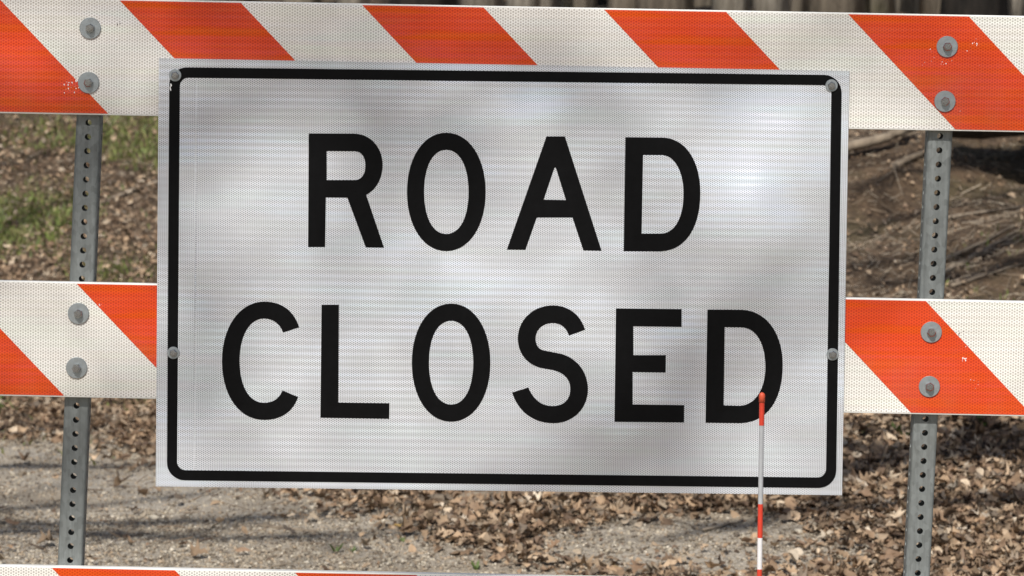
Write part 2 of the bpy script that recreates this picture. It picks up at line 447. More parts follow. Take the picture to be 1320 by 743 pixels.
tag(lo, 'dry brown leaf litter covering the bank and the road edge', 'leaves', kind='stuff')
# dense crumbs of broken leaf between them
x, y = wedge(130000, 8.6, 22, .18); k = rng.random(len(x)) < .25+.75*litter_density(x, y)*(~road_mask(x, y)); k &= rng.random(len(x)) < .06 + .94*(1-sstep(-.1, .6, road_edge(x, y))); x, y = x[k], y[k]
cV, cF, cC = leaves(x, y, .007, .022, .008, tilt=.45, curl=.8, bright=.8)
lo2 = np_mesh('leaf_crumbs', cV, cF, M['leaf'], cC)
tag(lo2, 'small broken leaf bits and woody crumbs over the soil', 'leaf bits', kind='stuff')
# the larger single leaves
LM = []
for j in range(18):
    A, F = leaf_shape(j % 3, 1, np.array([1.0]), .4)
    c = LPAL[(2, 4, 6, 0, 7, 1)[j % 6]]*random.uniform(.9, 1.15)
    if j == 4: c = np.array((.55, .36, .12))
    t_ = np_mesh('leaf', A[0], F, M['leaf'], np.repeat(c[None], A.shape[1], 0)); LM.append(t_.data); bpy.data.objects.remove(t_)
x, y = wedge(1500, 9.6, 15.5, .135); k = rng.random(len(x)) < litter_density(x, y)*.9; x, y = x[k][:240], y[k][:240]
# named spots seen in the photograph (pixel on the ground)
def on_ground(px, py):
    d = ray(px, py); t = 6.0
    for _ in range(4000):
        p = CPOS + d*t
        if p.z <= float(terr(p.x, p.y)): break
        t += .01
    return p
spots = [(1223, 702, .075, 4), (598, 694, .045, 10), (515, 684, .04, 4), (752, 735, .075, 2), (790, 738, .06, 4), (694, 720, .06, 10), (968, 656, .06, 4), (1180, 690, .07, 2)]
al = slope_align(x, y); rr = rots(len(x), .3)
for i in range(len(x)):
    s = random.uniform(.035, .06); o = bpy.data.objects.new('leaf', LM[i % 18 if i % 18 != 4 else 8]); COL.objects.link(o); o.parent = ground
    mm = Matrix((al[i] @ rr[i]*s).tolist()).to_4x4(); mm.translation = (x[i], y[i], float(terr(x[i], y[i])) + .018); o.matrix_local = mm
for px, py, s, kk in spots:
    p = on_ground(px, py); a1 = slope_align(np.array([p.x]), np.array([p.y]))[0] @ rots(1, .25)[0]
    o = bpy.data.objects.new('leaf', LM[kk]); COL.objects.link(o); o.parent = ground
    mm = Matrix((a1*s).tolist()).to_4x4(); mm.translation = (p.x, p.y, p.z + .016); o.matrix_local = mm
# grass
def grass(n):
    x, y = wedge(n, 12.5, 24, .19)
    k = turf(x, y) > rng.random(len(x))
    k |= (rng.random(len(x)) < .012) & (x < -.3)
    k |= (x > .9) & (y+7 > 13) & (fbm(x*2.1+60, y*2.1, 3) > .2) & (rng.random(len(x)) < .05)
    x, y = x[k], y[k]; n = len(x)
    h = .012 + .030*rng.random(n); w = .003 + .004*rng.random(n); an = rng.random(n)*2*np.pi; le = h*(.3+.8*rng.random(n)); bn = rng.random(n)*2*np.pi
    z = terr(x, y) - .003
    ca, sa = np.cos(an), np.sin(an); lx, ly = np.cos(bn)*le, np.sin(bn)*le
    V = np.stack([np.stack([x-ca*w, y-sa*w, z], 1), np.stack([x+ca*w, y+sa*w, z], 1),
                  np.stack([x+lx*.4-ca*w*.8, y+ly*.4-sa*w*.8, z+h*.65], 1), np.stack([x+lx*.4+ca*w*.8, y+ly*.4+sa*w*.8, z+h*.65], 1),
                  np.stack([x+lx, y+ly, z+h], 1)], 1)
    F = np.array([(0, 1, 3), (0, 3, 2), (2, 3, 4)]); F = (F[None] + 5*np.arange(n)[:, None, None]).reshape(-1, 3)
    pal = np.array([(.18, .23, .055), (.24, .27, .07), (.14, .18, .05), (.30, .27, .12), (.22, .22, .075)])
    c = pal[rng.integers(0, 5, n)]*(.8+.5*rng.random((n, 1)))
    return V.reshape(-1, 3), F, np.repeat(c, 5, 0)
gV, gF, gC = grass(300000)
g = np_mesh('grass', gV, gF, M['grass'], gC); tag(g, 'short green spring grass in patches on the bank', 'grass', kind='stuff')

# fine woody debris: thousands of short dead twigs
def debris(n):
    x, y = wedge(n, 9.5, 19, .16); k = rng.random(len(x)) < np.where(road_edge(x, y) > .1, .05, .25 + .75*sstep(.3, 1.0, x)*sstep(11.5, 13, y+7)); x, y = x[k], y[k]; n = len(x)
    L = .015 + .11*rng.random(n)**2.5; r = .0008 + .0022*rng.random(n)**2; an = np.where(rng.random(n) < .6, R(40) + rng.normal(0, .35, n), rng.random(n)*np.pi*2)
    dx, dy = np.cos(an)*L/2, np.sin(an)*L/2; z = .006 + .012*rng.random(n); tl = rng.normal(0, .12, n)*L
    a = np.stack([x-dx, y-dy, terr(x-dx, y-dy)+z-tl], 1); b = np.stack([x+dx, y+dy, terr(x+dx, y+dy)+z+tl], 1)
    sx, sy = -np.sin(an)*r, np.cos(an)*r; o = np.zeros(n)
    offs = [np.stack([sx, sy, o-r*.5], 1), np.stack([-sx, -sy, o-r*.5], 1), np.stack([o, o, o+r*1.3], 1)]
    V = np.stack([a+q for q in offs] + [b+q*.7 for q in offs], 1)
    F = np.array([(0, 1, 4, 3), (1, 2, 5, 4), (2, 0, 3, 5)]); F = (F[None] + 6*np.arange(n)[:, None, None]).reshape(-1, 4)
    pal = np.array([(.26, .19, .125), (.16, .11, .07), (.36, .29, .21), (.09, .06, .04), (.45, .37, .27)])
    return V.reshape(-1, 3), F, np.repeat(pal[rng.integers(0, 5, n)]*(.8+.4*rng.random((n, 1))), 6, 0)
dV, dF, dC = debris(60000)
tag(np_mesh('twig_debris', dV, dF, M['stone'], dC), 'fine dead twigs and rootlets strewn over the bank', 'twigs', kind='stuff')

# ------------------------------------------------------------------ trees
def grow(seed, h, r, lean=.03):
    rs = random.Random(seed); trunk = []; crown = []
    n = 16; path = []; rad = []; ox = oy = 0
    for i in range(n):
        t = i/(n-1); ox += rs.uniform(-.05, .05)*h/12; oy += rs.uniform(-.05, .05)*h/12
        path.append(Vector((ox + lean*h*t, oy, h*t - .25*(i == 0))))
        rad.append(r*(1.45 if i == 0 else 1)*(1-.86*t**1.1) + .008)
    random.seed(seed); trunk.append(tube(path, rad, 12, True, .05))
    def branch(p, d, L, r0, lev):
        pts = [p]; rr = [r0]; k = 5 if lev < 2 else 3
        for j in range(k):
            d = (d + Vector((rs.uniform(-.25, .25), rs.uniform(-.25, .25), rs.uniform(-.05, .22)))).normalized()
            pts.append(pts[-1] + d*L/k); rr.append(r0*(1-.85*(j+1)/k) + .002)
        crown.append(tube(pts, rr, 5 if lev == 0 else 3, False))
        if lev < 2:
            for j in range(4 if lev == 0 else 4):
                i = rs.randint(1, k); az = rs.uniform(0, 6.28)
                branch(pts[i], (d + Vector((math.cos(az), math.sin(az), .35))*.9).normalized(), L*rs.uniform(.35, .6), rr[i]*.7+.002, lev+1)
    for b in range(16):
        t = rs.uniform(.34, .98); i = min(int(t*(n-1)), n-2); p = path[i].lerp(path[i+1], t*(n-1)-i); az = rs.uniform(0, 6.28)
        branch(p, Vector((math.cos(az), math.sin(az), rs.uniform(.3, .9))).normalized(), h*rs.uniform(.12, .30)*(1.15-t*.6), rad[i]*.42, 0)
    return merge(trunk), merge(crown)
PROTO = {}
def proto(key, seed, h, r, mat):
    (tv, tf), (cv, cf) = grow(seed, h, r)
    a = obj('trunk', tv, tf, mat, smooth=True, origin=Vector((0, 0, 0))); b = obj('crown', cv, cf, mat, smooth=True, origin=Vector((0, 0, 0)))
    PROTO[key] = (a.data, b.data); bpy.data.objects.remove(a); bpy.data.objects.remove(b)
for i in range(3):
    proto(('pale', i), 100+i, 11+i, .075+.012*i, M['bark_pale'])
    proto(('mid', i), 200+i, 12+i, .085+.02*i, M['bark_mid'])
proto(('dark', 0), 300, 15, .15, M['bark_dark'])
def tree(kind, x, y, s, label, group, name='bare_tree'):
    e = empty(name, (x, y, float(terr(x, y)))); e.rotation_euler.z = random.uniform(0, 6.28)
    for nm, me in zip(('trunk', 'crown'), PROTO[kind]):
        o = bpy.data.objects.new(nm, me); COL.objects.link(o); o.parent = e
    e.scale = (s, s, s*random.uniform(.9, 1.1)); tag(e, label, 'tree', group)
strip = [(548, 23, 'd'), (575, 30, 'm'), (612, 26, 'p'), (640, 34, 'm'), (668, 24, 'p'), (700, 27, 'p'), (728, 33, 'm'), (752, 25, 'm'), (782, 29, 'd'),
         (806, 24, 'm'), (838, 31, 'm'), (862, 23.5, 'm'), (893, 35, 'p'), (915, 27, 'm'), (944, 24, 'p'), (972, 31, 'm'), (1001, 23, 'p'), (1016, 29, 'd'),
         (1040, 25, 'm'), (1066, 33, 'p'), (1082, 23.5, 'm'), (1107, 28, 'p'), (1134, 24, 'm'), (1162, 26, 'm'), (1190, 31, 'p'), (1214, 24, 'm'),
         (1252, 22.5, 'd'), (1280, 24, 'p'), (1312, 23, 'p'), (1345, 28, 'm'), (380, 25, 'm'), (450, 29, 'p'), (500, 33, 'm'), (300, 31, 'm'), (200, 26, 'p'), (90, 30, 'm'), (10, 25, 'p'), (-60, 31, 'm'), (1400, 25, 'm'), (1460, 32, 'p')]
GT = 'bare trees in the wood on top of the bank'
for i, (px, d, k) in enumerate(strip):
    p = P(px, 10, d-7); key = {'p': ('pale', i % 3), 'm': ('mid', i % 3), 'd': ('dark', 0)}[k]
    tree(key, p.x, d-7, random.uniform(.85, 1.15),
         {'p': 'slender pale-barked bare tree on the bank behind the barricade', 'm': 'slender brown-barked bare tree on the bank behind the barricade', 'd': 'dark-barked bare tree on the bank behind the barricade'}[k], GT + {'p': ', pale', 'm': ', brown', 'd': ', dark'}[k])
for i in range(60):
    d = random.uniform(34, 75); x = random.uniform(-.17, .17)*d
    k = ('pale', i % 3) if i % 3 else ('mid', i % 3)
    tree(k, x, d-7, random.uniform(.9, 1.3), 'far bare tree deep in the wood beyond the bank', 'far trees deep in the wood')
# trees of the same wood beside and behind the road, out of the picture: they shade the bank and the sign
for i, (x, y, s) in enumerate([(-7.2, 4.2, 1.0), (-9, 0, 1.2), (-6.2, 7.6, .9), (-10.5, 6, 1.2), (-8.0, -4.5, 1.1), (-12, -9, 1.2), (-10.0, -7.0, 1.1), (-9.5, -12.5, 1.25),
                               (-6.5, -15, 1.3), (-2.5, -21, 1.2), (3.5, -19, 1.0), (7, -12, 1.1), (9.5, -22, 1.2), (-13, -20, 1.2), (7.5, 4, 1.1), (6.8, -3, 1.1), (0.5, -27, 1.2), (-8.5, -26, 1.1), (2.2, -12.5, 1.2), (5.0, -8, 1.2)]):
    tree(('mid', i % 3) if i % 2 else ('pale', i % 3), x, y, s, 'bare roadside tree standing in front of the bank', 'bare roadside trees')
def limb_tree(x, y, h, limbs, label):  # unseen trees; their limbs are laid out for the shade they cast
    z0 = float(terr(x, y)); e = empty('spreading_tree', (x, y, z0)); tag(e, label, 'tree')
    v, f = tube([Vector((x+.05*math.sin(k*1.3), y+.05*math.cos(k*1.7), z0-.2+h*k/10)) for k in range(11)], [.24*(1-.08*k) for k in range(11)], 14, True, .05)
    obj('trunk', v, f, M['bark_mid'], e, smooth=True)
    rs = random.Random(5); parts = []
    for pts, r0 in limbs:
        pts = [Vector(p) for p in pts]; path = []
        for a, b in zip(pts[:-1], pts[1:]):
            for t in np.linspace(0, 1, 6)[:-1]: path.append(a.lerp(b, float(t)) + Vector((rs.uniform(-.03, .03), rs.uniform(-.03, .03), rs.uniform(-.03, .03))))
        path.append(pts[-1]); n = len(path)
        parts.append(tube(path, [r0*(1-.75*k/(n-1)) for k in range(n)], 7, False))
        for k in range(2, n):
            d = Vector((rs.uniform(-1, 1), rs.uniform(-.8, .8), rs.uniform(-.3, .8))).normalized(); L = rs.uniform(.4, 1.1)
            p = path[k]; q = [p, p+d*L*.5, p+d*L+Vector((rs.uniform(-.15, .15), rs.uniform(-.15, .15), .1))]; r1 = r0*.35*(1-.6*k/n)
            parts.append(tube(q, [r1, r1*.7, r1*.2], 4, False))
    v, f = merge(parts); obj('crown', v, f, M['bark_mid'], e, smooth=True)
# ------------------------------------------------------------------ logs, sticks, roots, stump
def stick(name, pxs, r0, r1, mat, label, cat, lift=.0, sides=8, group=None, wob=.006):
    pts = []
    for a, b in zip(pxs[:-1], pxs[1:]):
        for t in np.linspace(0, 1, 6)[:-1]:
            pts.append(on_ground(a[0]*(1-t)+b[0]*t, a[1]*(1-t)+b[1]*t))
    pts.append(on_ground(*pxs[-1])); n = len(pts)
    pts = [p + Vector((random.uniform(-wob, wob), random.uniform(-wob, wob), lift + r0*.5)) for p in pts]
    v, f = tube(pts, [r0 + (r1-r0)*i/(n-1) for i in range(n)], sides, True, .12)
    o = obj(name, v, f, mat, smooth=True); tag(o, label, cat, group); return o
stick('fallen_branch', [(550, 655), (600, 651), (720, 645), (800, 642)], .017, .013, M['dead'], 'grey-brown fallen branch lying in leaves just beneath the sign', 'branch', .012)
stick('fallen_branch', [(330, 681), (408, 690)], .008, .005, M['dead'], 'thin brown stick lying on the grey gravel road', 'stick', .004)
stick('rotting_log', [(1082, 212), (1130, 200), (1180, 183)], .024, .018, M['dead'], 'rotting log on the bank beside the thick dark log', 'log', .05, 10, None, .014)
stick('fallen_branch', [(1150, 222), (1192, 202)], .016, .012, M['dead'], 'short brown stick beside the rotting log', 'stick', .012)
stick('fallen_branch', [(128, 268), (165, 252), (206, 238)], .011, .008, M['dead'], 'dark thin branch on the grassy bank beside the post', 'stick', .01)
for i, q in enumerate([[(1212, 357), (1262, 334), (1320, 305)], [(1215, 340), (1270, 315), (1325, 286)], [(1222, 352), (1275, 322), (1330, 292)], [(1228, 372), (1280, 355), (1326, 342)], [(1205, 287), (1262, 278), (1324, 268)], [(1236, 346), (1290, 316), (1332, 297)]]):
    stick('exposed_root', q, .009, .004, M['dead'], 'thin exposed root running up the bare earth bank', 'root', .006, 6, 'exposed roots on the bank')
for i, q in enumerate([[(1203, 637), (1245, 621)], [(1132, 590), (1155, 625)], [(1117, 618), (1143, 640)], [(1277, 605), (1288, 590)], [(60, 148), (70, 168)], [(135, 150), (142, 166)], [(640, 702), (700, 716)], [(905, 690), (960, 678)]]):
    stick('twig', q, .005, .003, M['dead_pale'] if i % 2 else M['dead'], 'thin dry twig lying on the ground behind the barricade', 'twig', .012, 5, 'dry twigs on the ground')
# limbs added for their shade, on two unseen trees: where it lies on the ground fixes where they hang
def above(px, py, z):
    g_ = on_ground(px, py); t = (z-g_.z)/math.tan(SUN_EL)
    return (g_.x - t*math.sin(SUN_AZ), g_.y - t*math.cos(SUN_AZ), z)
TA = Vector((-6.3, -1.6, 0)); TB = Vector((4.2, .6, 0))
limb_tree(TA.x, TA.y, 10, [([(TA.x, TA.y, 5.6), above(-20, 604, 6.6), above(240, 596, 6.8), above(420, 590, 7)], .055), ([(TA.x, TA.y, 5.8), above(-40, 660, 7.0), above(120, 655, 7.1), above(260, 640, 7.2)], .055),
    ([(TA.x, TA.y, 5.2), above(60, 690, 6.2), above(330, 699, 6.5), above(640, 684, 6.8)], .06), ([(TA.x, TA.y, 5.9), above(300, 672, 7.4), above(500, 662, 7.5)], .07),
    ([(TA.x, TA.y, 6.2), above(20, 290, 7.6), above(190, 215, 8)], .055), ([(TA.x, TA.y, 6.4), above(0, 220, 8.0), above(150, 165, 8.4)], .05), ([(TA.x, TA.y, 6), above(10, 560, 7.6), above(200, 548, 7.8)], .05)],
    'spreading bare tree with long level limbs over the road')
limb_tree(TB.x, TB.y, 9, [([(TB.x, TB.y, 4.3), above(1330, 574, 4.6), above(1210, 592, 4.6), above(1080, 612, 4.5), above(980, 622, 4.4)], .15), ([(TB.x, TB.y, 5.0), above(1330, 340, 6.4), above(1120, 370, 6.6)], .09),
    ([(TB.x, TB.y, 5.2), above(1330, 250, 6.8), above(1110, 300, 7)], .08), ([(TB.x, TB.y, 4.6), above(1000, 665, 5.8), above(860, 700, 6.0)], .07),
    ([(TB.x, TB.y, 5.4), above(1340, 215, 7.2), above(1100, 250, 7.6)], .09), ([(TB.x, TB.y, 5.6), above(1340, 300, 7.0), above(1100, 345, 7.2)], .10), ([(TB.x, TB.y, 5.8), above(1330, 190, 7.4), above(1090, 215, 7.7)], .08)], 'spreading bare tree whose limb shades the leaf-covered bank')
def before_sign(px, py, z):  # places limbs added to mottle the sign with soft shade
    g_ = P(px, py); t = (z-g_.z)/math.tan(SUN_EL)
    return (g_.x - t*math.sin(SUN_AZ), g_.y - t*math.cos(SUN_AZ), z)
limb_tree(-6.0, -9.5, 13, [([(-6, -9.5, 8.6), before_sign(60, 190, 10.4), before_sign(300, 135, 10.6), before_sign(520, 150, 10.8), before_sign(640, 240, 11)], .06),
    ([(-6, -9.5, 9.2), before_sign(-60, 600, 10.6), before_sign(265, 480, 10.9), before_sign(330, 330, 11.2)], .055),
    ([(-6, -9.5, 9.8), before_sign(250, 990, 11.0), before_sign(820, 545, 11.4), before_sign(905, 440, 11.5), before_sign(1130, 330, 11.7)], .065),
    ([(-6, -9.5, 10.4), before_sign(100, -60, 12.0), before_sign(700, 60, 12.2), before_sign(1150, 40, 12.4), before_sign(1300, 160, 12.5)], .045)], 'spreading bare tree across the road facing the sign')
def log(Y, r, px0, label):  # unseen logs, added for the dark shadow they cast on the bank
    pts = []
    for i, px in enumerate((px0, px0+14, 1270, 1300, 1335, 1375, 1420, 1480)):
        q = P(px, 110, Y); pts.append(Vector((q.x, Y + (px-1222)*.0004, 1.165 + .012*i*(px-px0)/260)))
    parts = [tube(pts, [r*k for k in (.8, .95, 1, 1, 1.02, 1.05, 1.05, 1.1)], 20, True, .06)]
    for k, dx in ((5, .05), (7, -.08)):      # stubs added to prop it off the slope
        a = pts[k]; parts.append(tube([a, Vector((a.x+dx, a.y+.05, a.z-.3)), Vector((a.x+dx*1.5, a.y+.1, a.z-.7))], [.07, .055, .045], 8))
    v, f = merge(parts)
    o = obj('fallen_log', v, f, M['bark_dark'], smooth=True); tag(o, label, 'log')
log(8.6, .185, 1216, 'thick dark fallen log propped across the upper bank')
log(9.05, .165, 1226, 'dark fallen log lying close behind the thick one')

# small green weeds
def weed(px, py, h, n, label):
    p = on_ground(px, py); V = []; F = []; C = []
    for i in range(n):
        a = random.uniform(0, 6.28); l = h*random.uniform(.6, 1.1); w = l*.11; dx, dy = math.cos(a), math.sin(a); b = len(V)
        for t, ww in ((0, .3), (.4, 1), (.75, .7), (1, 0.05)):
            c = Vector((p.x + dx*l*t*.5, p.y + dy*l*t*.5, p.z + l*(t - .3*t*t)))
            V += [c + Vector((-dy, dx, 0))*w*ww, c - Vector((-dy, dx, 0))*w*ww]
        for j in range(3): F.append((b+2*j, b+2*j+1, b+2*j+3, b+2*j+2))
    o = np_mesh('weed', np.array([tuple(v) for v in V]), np.array(F), M['grass'], np.repeat(np.array([[.13, .19, .045]]), len(V), 0))
    o.data.transform(Matrix.Translation(-p)); o.location = p; tag(o, label, 'weed', 'small weeds sprouting on the ground')
for px, py, h, n in [(433, 716, .05, 9), (455, 716, .035, 7), (614, 738, .04, 8), (519, 702, .03, 6)]:
    weed(px, py, h, n, 'tiny green weed sprouting from the gravel road')
for px, py, h, n in [(1155, 565, .07, 6), (1166, 568, .06, 5), (1112, 560, .05, 6), (1268, 552, .06, 6), (1117, 637, .04, 5)]:
    weed(px, py, h, n, 'small grey-green weed growing through the leaf litter')

# ------------------------------------------------------------------ barricade
BY = .0045                                   # rail front sheet plane
barr = empty('barricade', (P(113, 100, .05).x*.5+P(1212, 100, .05).x*.5, .045, 0))
tag(barr, 'orange and white striped three-rail road barricade on perforated steel posts', 'barricade')
def tube_post(p0, p1, mat, name, parent, front_y):
    """square perforated tube from p0 (bottom) to p1 (top); holes every 25.4 mm on all four sides"""
    S, wall, rc, hr, ns = .0445, .0027, .005, .0056, 12
    ax = (p1-p0); L = ax.length; az = ax.normalized(); axx = Vector((0, 1, 0)).cross(az).normalized(); ayy = az.cross(axx)
    pitch = .0254; nc = int(L/pitch); V = []; F = []
    def pt(u, w, z): return p0 + axx*u + ayy*w + az*z
    hs = S/2 - rc
    def shell(off, flip):
        s2 = S/2 - off; rr = rc - off*.6; e = s2 - rr
        rings = []
        for side in range(4):
            a = side*math.pi/2; ca, sa = math.cos(a), math.sin(a)
            tr = lambda u, w: (u*ca - w*sa, u*sa + w*ca)
            for c in range(nc):
                z0, z1, zc = c*pitch, (c+1)*pitch, (c+.5)*pitch; b = len(V)
                ring = []; sq = []
                for k in range(ns):
                    an = 2*math.pi*(k+.5)/ns; cu, cz = math.cos(an), math.sin(an)
                    u, w = tr(hr*cu, -s2); ring.append(len(V)); V.append(pt(u, w, zc + hr*cz))
                    m_ = max(abs(cu)/e, abs(cz)/(pitch/2)); 
                    u, w = tr(cu/m_, -s2); sq.append(len(V)); V.append(pt(u, w, zc + cz/m_))
                for k in range(ns):
                    k2 = (k+1) % ns; q = (ring[k], sq[k], sq[k2], ring[k2]); F.append(q[::-1] if flip else q)
                cs = {}
                for k in range(ns):      # fill the square's corners
                    k2 = (k+1) % ns; a0, a1 = 2*math.pi*(k+.5)/ns, 2*math.pi*(k+1.5)/ns
                    x0, y0 = math.cos(a0), math.sin(a0); x1, y1 = math.cos(a1), math.sin(a1)
                    s0 = abs(x0)/e > abs(y0)/(pitch/2); s1 = abs(x1)/e > abs(y1)/(pitch/2)
                    if s0 != s1:
                        sx = 1 if x0+x1 > 0 else -1; sy = 1 if y0+y1 > 0 else -1
                        u, w = tr(sx*e, -s2); i = len(V); V.append(pt(u, w, zc + sy*pitch/2))
                        t = (sq[k], i, sq[k2]); F.append(t[::-1] if flip else t)
                rings.append(ring)
            # rounded corner strip
            prev = None
            for j in range(5):
                an = -math.pi/2 + j*math.pi/8; u, w = tr(e + rr*math.cos(an), -e + rr*math.sin(an))
                cur = (len(V), len(V)+1); V.append(pt(u, w, 0)); V.append(pt(u, w, nc*pitch))
                if prev: q = (prev[0], cur[0], cur[1], prev[1]); F.append(q[::-1] if flip else q)
                prev = cur
        return rings
    ro = shell(0, False); ri = shell(wall, True)
    for a, b in zip(ro, ri):
        for k in range(ns): F.append((a[k], a[(k+1) % ns], b[(k+1) % ns], b[k]))
    o = obj(name, V, F, mat, parent); 
    md = o.data; md.shade_flat()
    return o
PF = BY + .0195                               # post front plane
for a, b in (((114.5, 146), (90.0, 729)), ((1212.2, 170), (1183, 742))):
    Yc = PF + .0445/2
    A, B = P(*a, PF), P(*b, PF); dirn = (A-B).normalized()
    top = B + dirn*((1.49-B.z)/dirn.z); bot = B + dirn*((.035-B.z)/dirn.z)
    top.y = bot.y = Yc
    tube_post(bot, top, M['galv'], 'post', barr, PF)
    # skid foot under the post
    fx = bot.x; v, f = merge([prism([(fx-.03, .002), (fx+.03, .002), (fx+.03, .052), (fx-.03, .052)], -.55, .65)])
    obj('skid', v, f, M['galv'], barr)

def disc(c, r, y0, y1, n=28, bevel=.0006):
    prof = [(r-bevel, y0), (r, y0+bevel), (r, y1)]
    V = [(c.x, y0, c.z)]; F = []
    for rr, yy in prof:
        for k in range(n): a = 2*math.pi*k/n; V.append((c.x+rr*math.cos(a), yy, c.z+rr*math.sin(a)))
    for k in range(n):
        k2 = (k+1) % n; F.append((0, 1+k2, 1+k))
        for j in range(2): F.append((1+j*n+k, 1+j*n+k2, 1+(j+1)*n+k2, 1+(j+1)*n+k))
    return V, F
def hexhead(c, r, y0, depth, a0, tip=True):
    """hex head with chamfered front; y0 is its back plane, grows towards the camera"""
    V = []; F = []; n = 6
    for rr, yy in ((r, y0), (r, y0-depth*.8), (r*.80, y0-depth)):
        for k in range(n): a = a0+2*math.pi*k/n; V.append((c.x+rr*math.cos(a), yy, c.z+rr*math.sin(a)))
    for j in range(2):
        for k in range(n): F.append((j*n+k, (j+1)*n+k, (j+1)*n+(k+1) % n, j*n+(k+1) % n))
    F.append(tuple(2*n+k for k in range(n-1, -1, -1))[::-1])
    return V, F
def cyl(c, r, y0, y1, n=14):
    V = []; F = []
    for yy in (y0, y1):
        for k in range(n): a = 2*math.pi*k/n; V.append((c.x+r*math.cos(a), yy, c.z+r*math.sin(a)))
    for k in range(n): F.append((k, k+n, (k+1) % n+n, (k+1) % n))
    F.append(tuple(range(n, 2*n))); return V, F

def rail(topL, topR, stripes, bolts, chips):
    """topL/topR: pixels of the top edge at x=0 and x=1320"""
    A, B = P(*topL, BY), P(*topR, BY)
    u = (B-A).normalized(); v = Vector((-u.z, 0, u.x)) * -1.0      # v points down
    h, L0, L1 = .2065, -.32, (B-A).length + .36
    at = lambda s, t: A + u*s + v*t
    xz = lambda s, t: (at(s, t).x, at(s, t).z)
    bev = .002
    vv, ff = prism([xz(L0, 0), xz(L1, 0), xz(L1, h), xz(L0, h)], BY+.0005, BY+.0190)
    r = obj('rail', vv, ff, M['board'], barr)
    bm = r.modifiers.new('edge', 'BEVEL'); bm.width = .0015; bm.segments = 2; bm.limit_method = 'ANGLE'
    m0, m1 = .0028, h-.0028
    vv, ff = prism([xz(L0+.002, m0), xz(L1-.002, m0), xz(L1-.002, m1), xz(L0+.002, m1)], BY, BY+.0011)
    obj('reflective_sheet', vv, ff, M['white_sheet'], r)
    run = (m1-m0)*.975
    for s0, s1 in stripes:
        a0 = (P(s0, topL[1]+(topR[1]-topL[1])*s0/1320, BY)-A).dot(u); a1 = (P(s1, topL[1]+(topR[1]-topL[1])*s1/1320, BY)-A).dot(u)
        pts = [(a0, m0), (a1, m0), (a1+run, m1), (a0+run, m1)]
        if a0 < L0: # clip at the board's end
            pts = [(L0+.002, m0 + (m1-m0)*max(0, (L0-a0)/run))] + ([(a1, m0)] if a1 > L0 else []) + [(a1+run, m1), (a0+run, m1)]
            if a1 > L0: pts = [(L0+.002, m0)] + [(a1, m0), (a1+run, m1), (a0+run, m1), (L0+.002, m0+(m1-m0)*(L0-a0)/run)]
        if a1+run > L1:
            e = L1-.002; pts = [(a0, m0)] + ([(a1, m0), (e, m0+(m1-m0)*(e-a1)/run)] if a1 < e else [(e, m0)]) + ([(e, m1), (a0+run, m1)] if a0+run < e else [(e, m0+(m1-m0)*(e-a0)/run)])
        vv, ff = prism([xz(*q) for q in pts], BY-.0004, BY+.0004)
        obj('orange_stripe', vv, ff, M['orange_sheet'], r)
    for bx, by in bolts:
        c = P(bx, by, BY)
        vv, ff = disc(c, .0190, BY-.0034, BY+.0005); obj('washer', vv, ff, M['washer'], r)
        a0 = random.uniform(0, 1); vv, ff = merge([hexhead(c, .0082, BY-.0030, .0095, a0), cyl(c, .0048, BY-.010, BY-.0155)])
        obj('bolt', vv, ff, M['bolt'], r)
    for cx, cy, n, sx, sy, sz, mat in chips:
        V = []; F = []
        for i in range(n):
            q = P(random.gauss(cx, sx), random.gauss(cy, sy), BY); k = random.randint(5, 8); rr = random.uniform(.35, 1)*sz; b = len(V); st_ = random.uniform(.5, 1.8); 
            V.append((q.x, BY-.0009, q.z))
            for j in range(k):
                a = 2*math.pi*j/k; w = rr*random.uniform(.45, 1.2); V.append((q.x+w*math.cos(a), BY-.0003, q.z+w*st_*math.sin(a)))
            F += [(b, b+1+(j+1) % k, b+1+j) for j in range(k)]
        obj('scuff', V, F, M[mat], r)
    return r
rail((0, -4.0), (1320, 20.8), [(-469, -313), (-157, -1.5), (154.5, 310.5), (467, 623.3), (779, 936), (1093.5, 1249), (1406, 1562)],
     [(116.4, 36.6), (114.3, 106.8), (1220.8, 60.4), (1217.9, 130.8)],
     [(90, 112, 16, 7, 6, .0019, 'chip'), (150, 42, 7, 1.5, 10, .0013, 'chip'), (151, 31, 3, 4, 1, .0016, 'chipdark'), (151, 109, 3, 2, 2, .0022, 'chip'), (96, 36, 4, 1.5, 6, .001, 'chip'),
      (1201, 68, 5, 2, 6, .0015, 'chip'), (1210, 82, 9, 16, 2, .0013, 'chip'), (1255, 58, 7, 7, 5, .0018, 'chip'), (1254, 60, 3, 6, 3, .0016, 'chipdark'), (1230, 150, 4, 12, 8, .0010, 'chip')])
rail((0, 362.0), (1320, 388.8), [(-526, -370), (-213.5, -57.5), (99, 255), (411, 567), (724, 880), (1037, 1193.4), (1349, 1505)],
     [(101.2, 404.3), (98.9, 474.3), (1200.3, 428.3), (1197.8, 498.4)],
     [(129, 392, 3, 1.5, 1.5, .0017, 'chip'), (1243, 465, 6, 1.5, 2.5, .0022, 'chip'), (1246, 438, 8, 4, 7, .0012, 'chip'), (1238, 430, 4, 6, 2, .0016, 'chipdark'), (1255, 492, 5, 4, 4, .0012, 'chip'), (150, 470, 5, 25, 15, .0009, 'chip')])
rail((0, 729.0), (1320, 755.0), [(-558, -402), (-245.5, -87), (67, 225.6), (380.4, 537), (692, 848), (1005, 1161), (1317, 1474)],
     [(85, 771), (82, 841), (1181, 795), (1178, 865)], [])

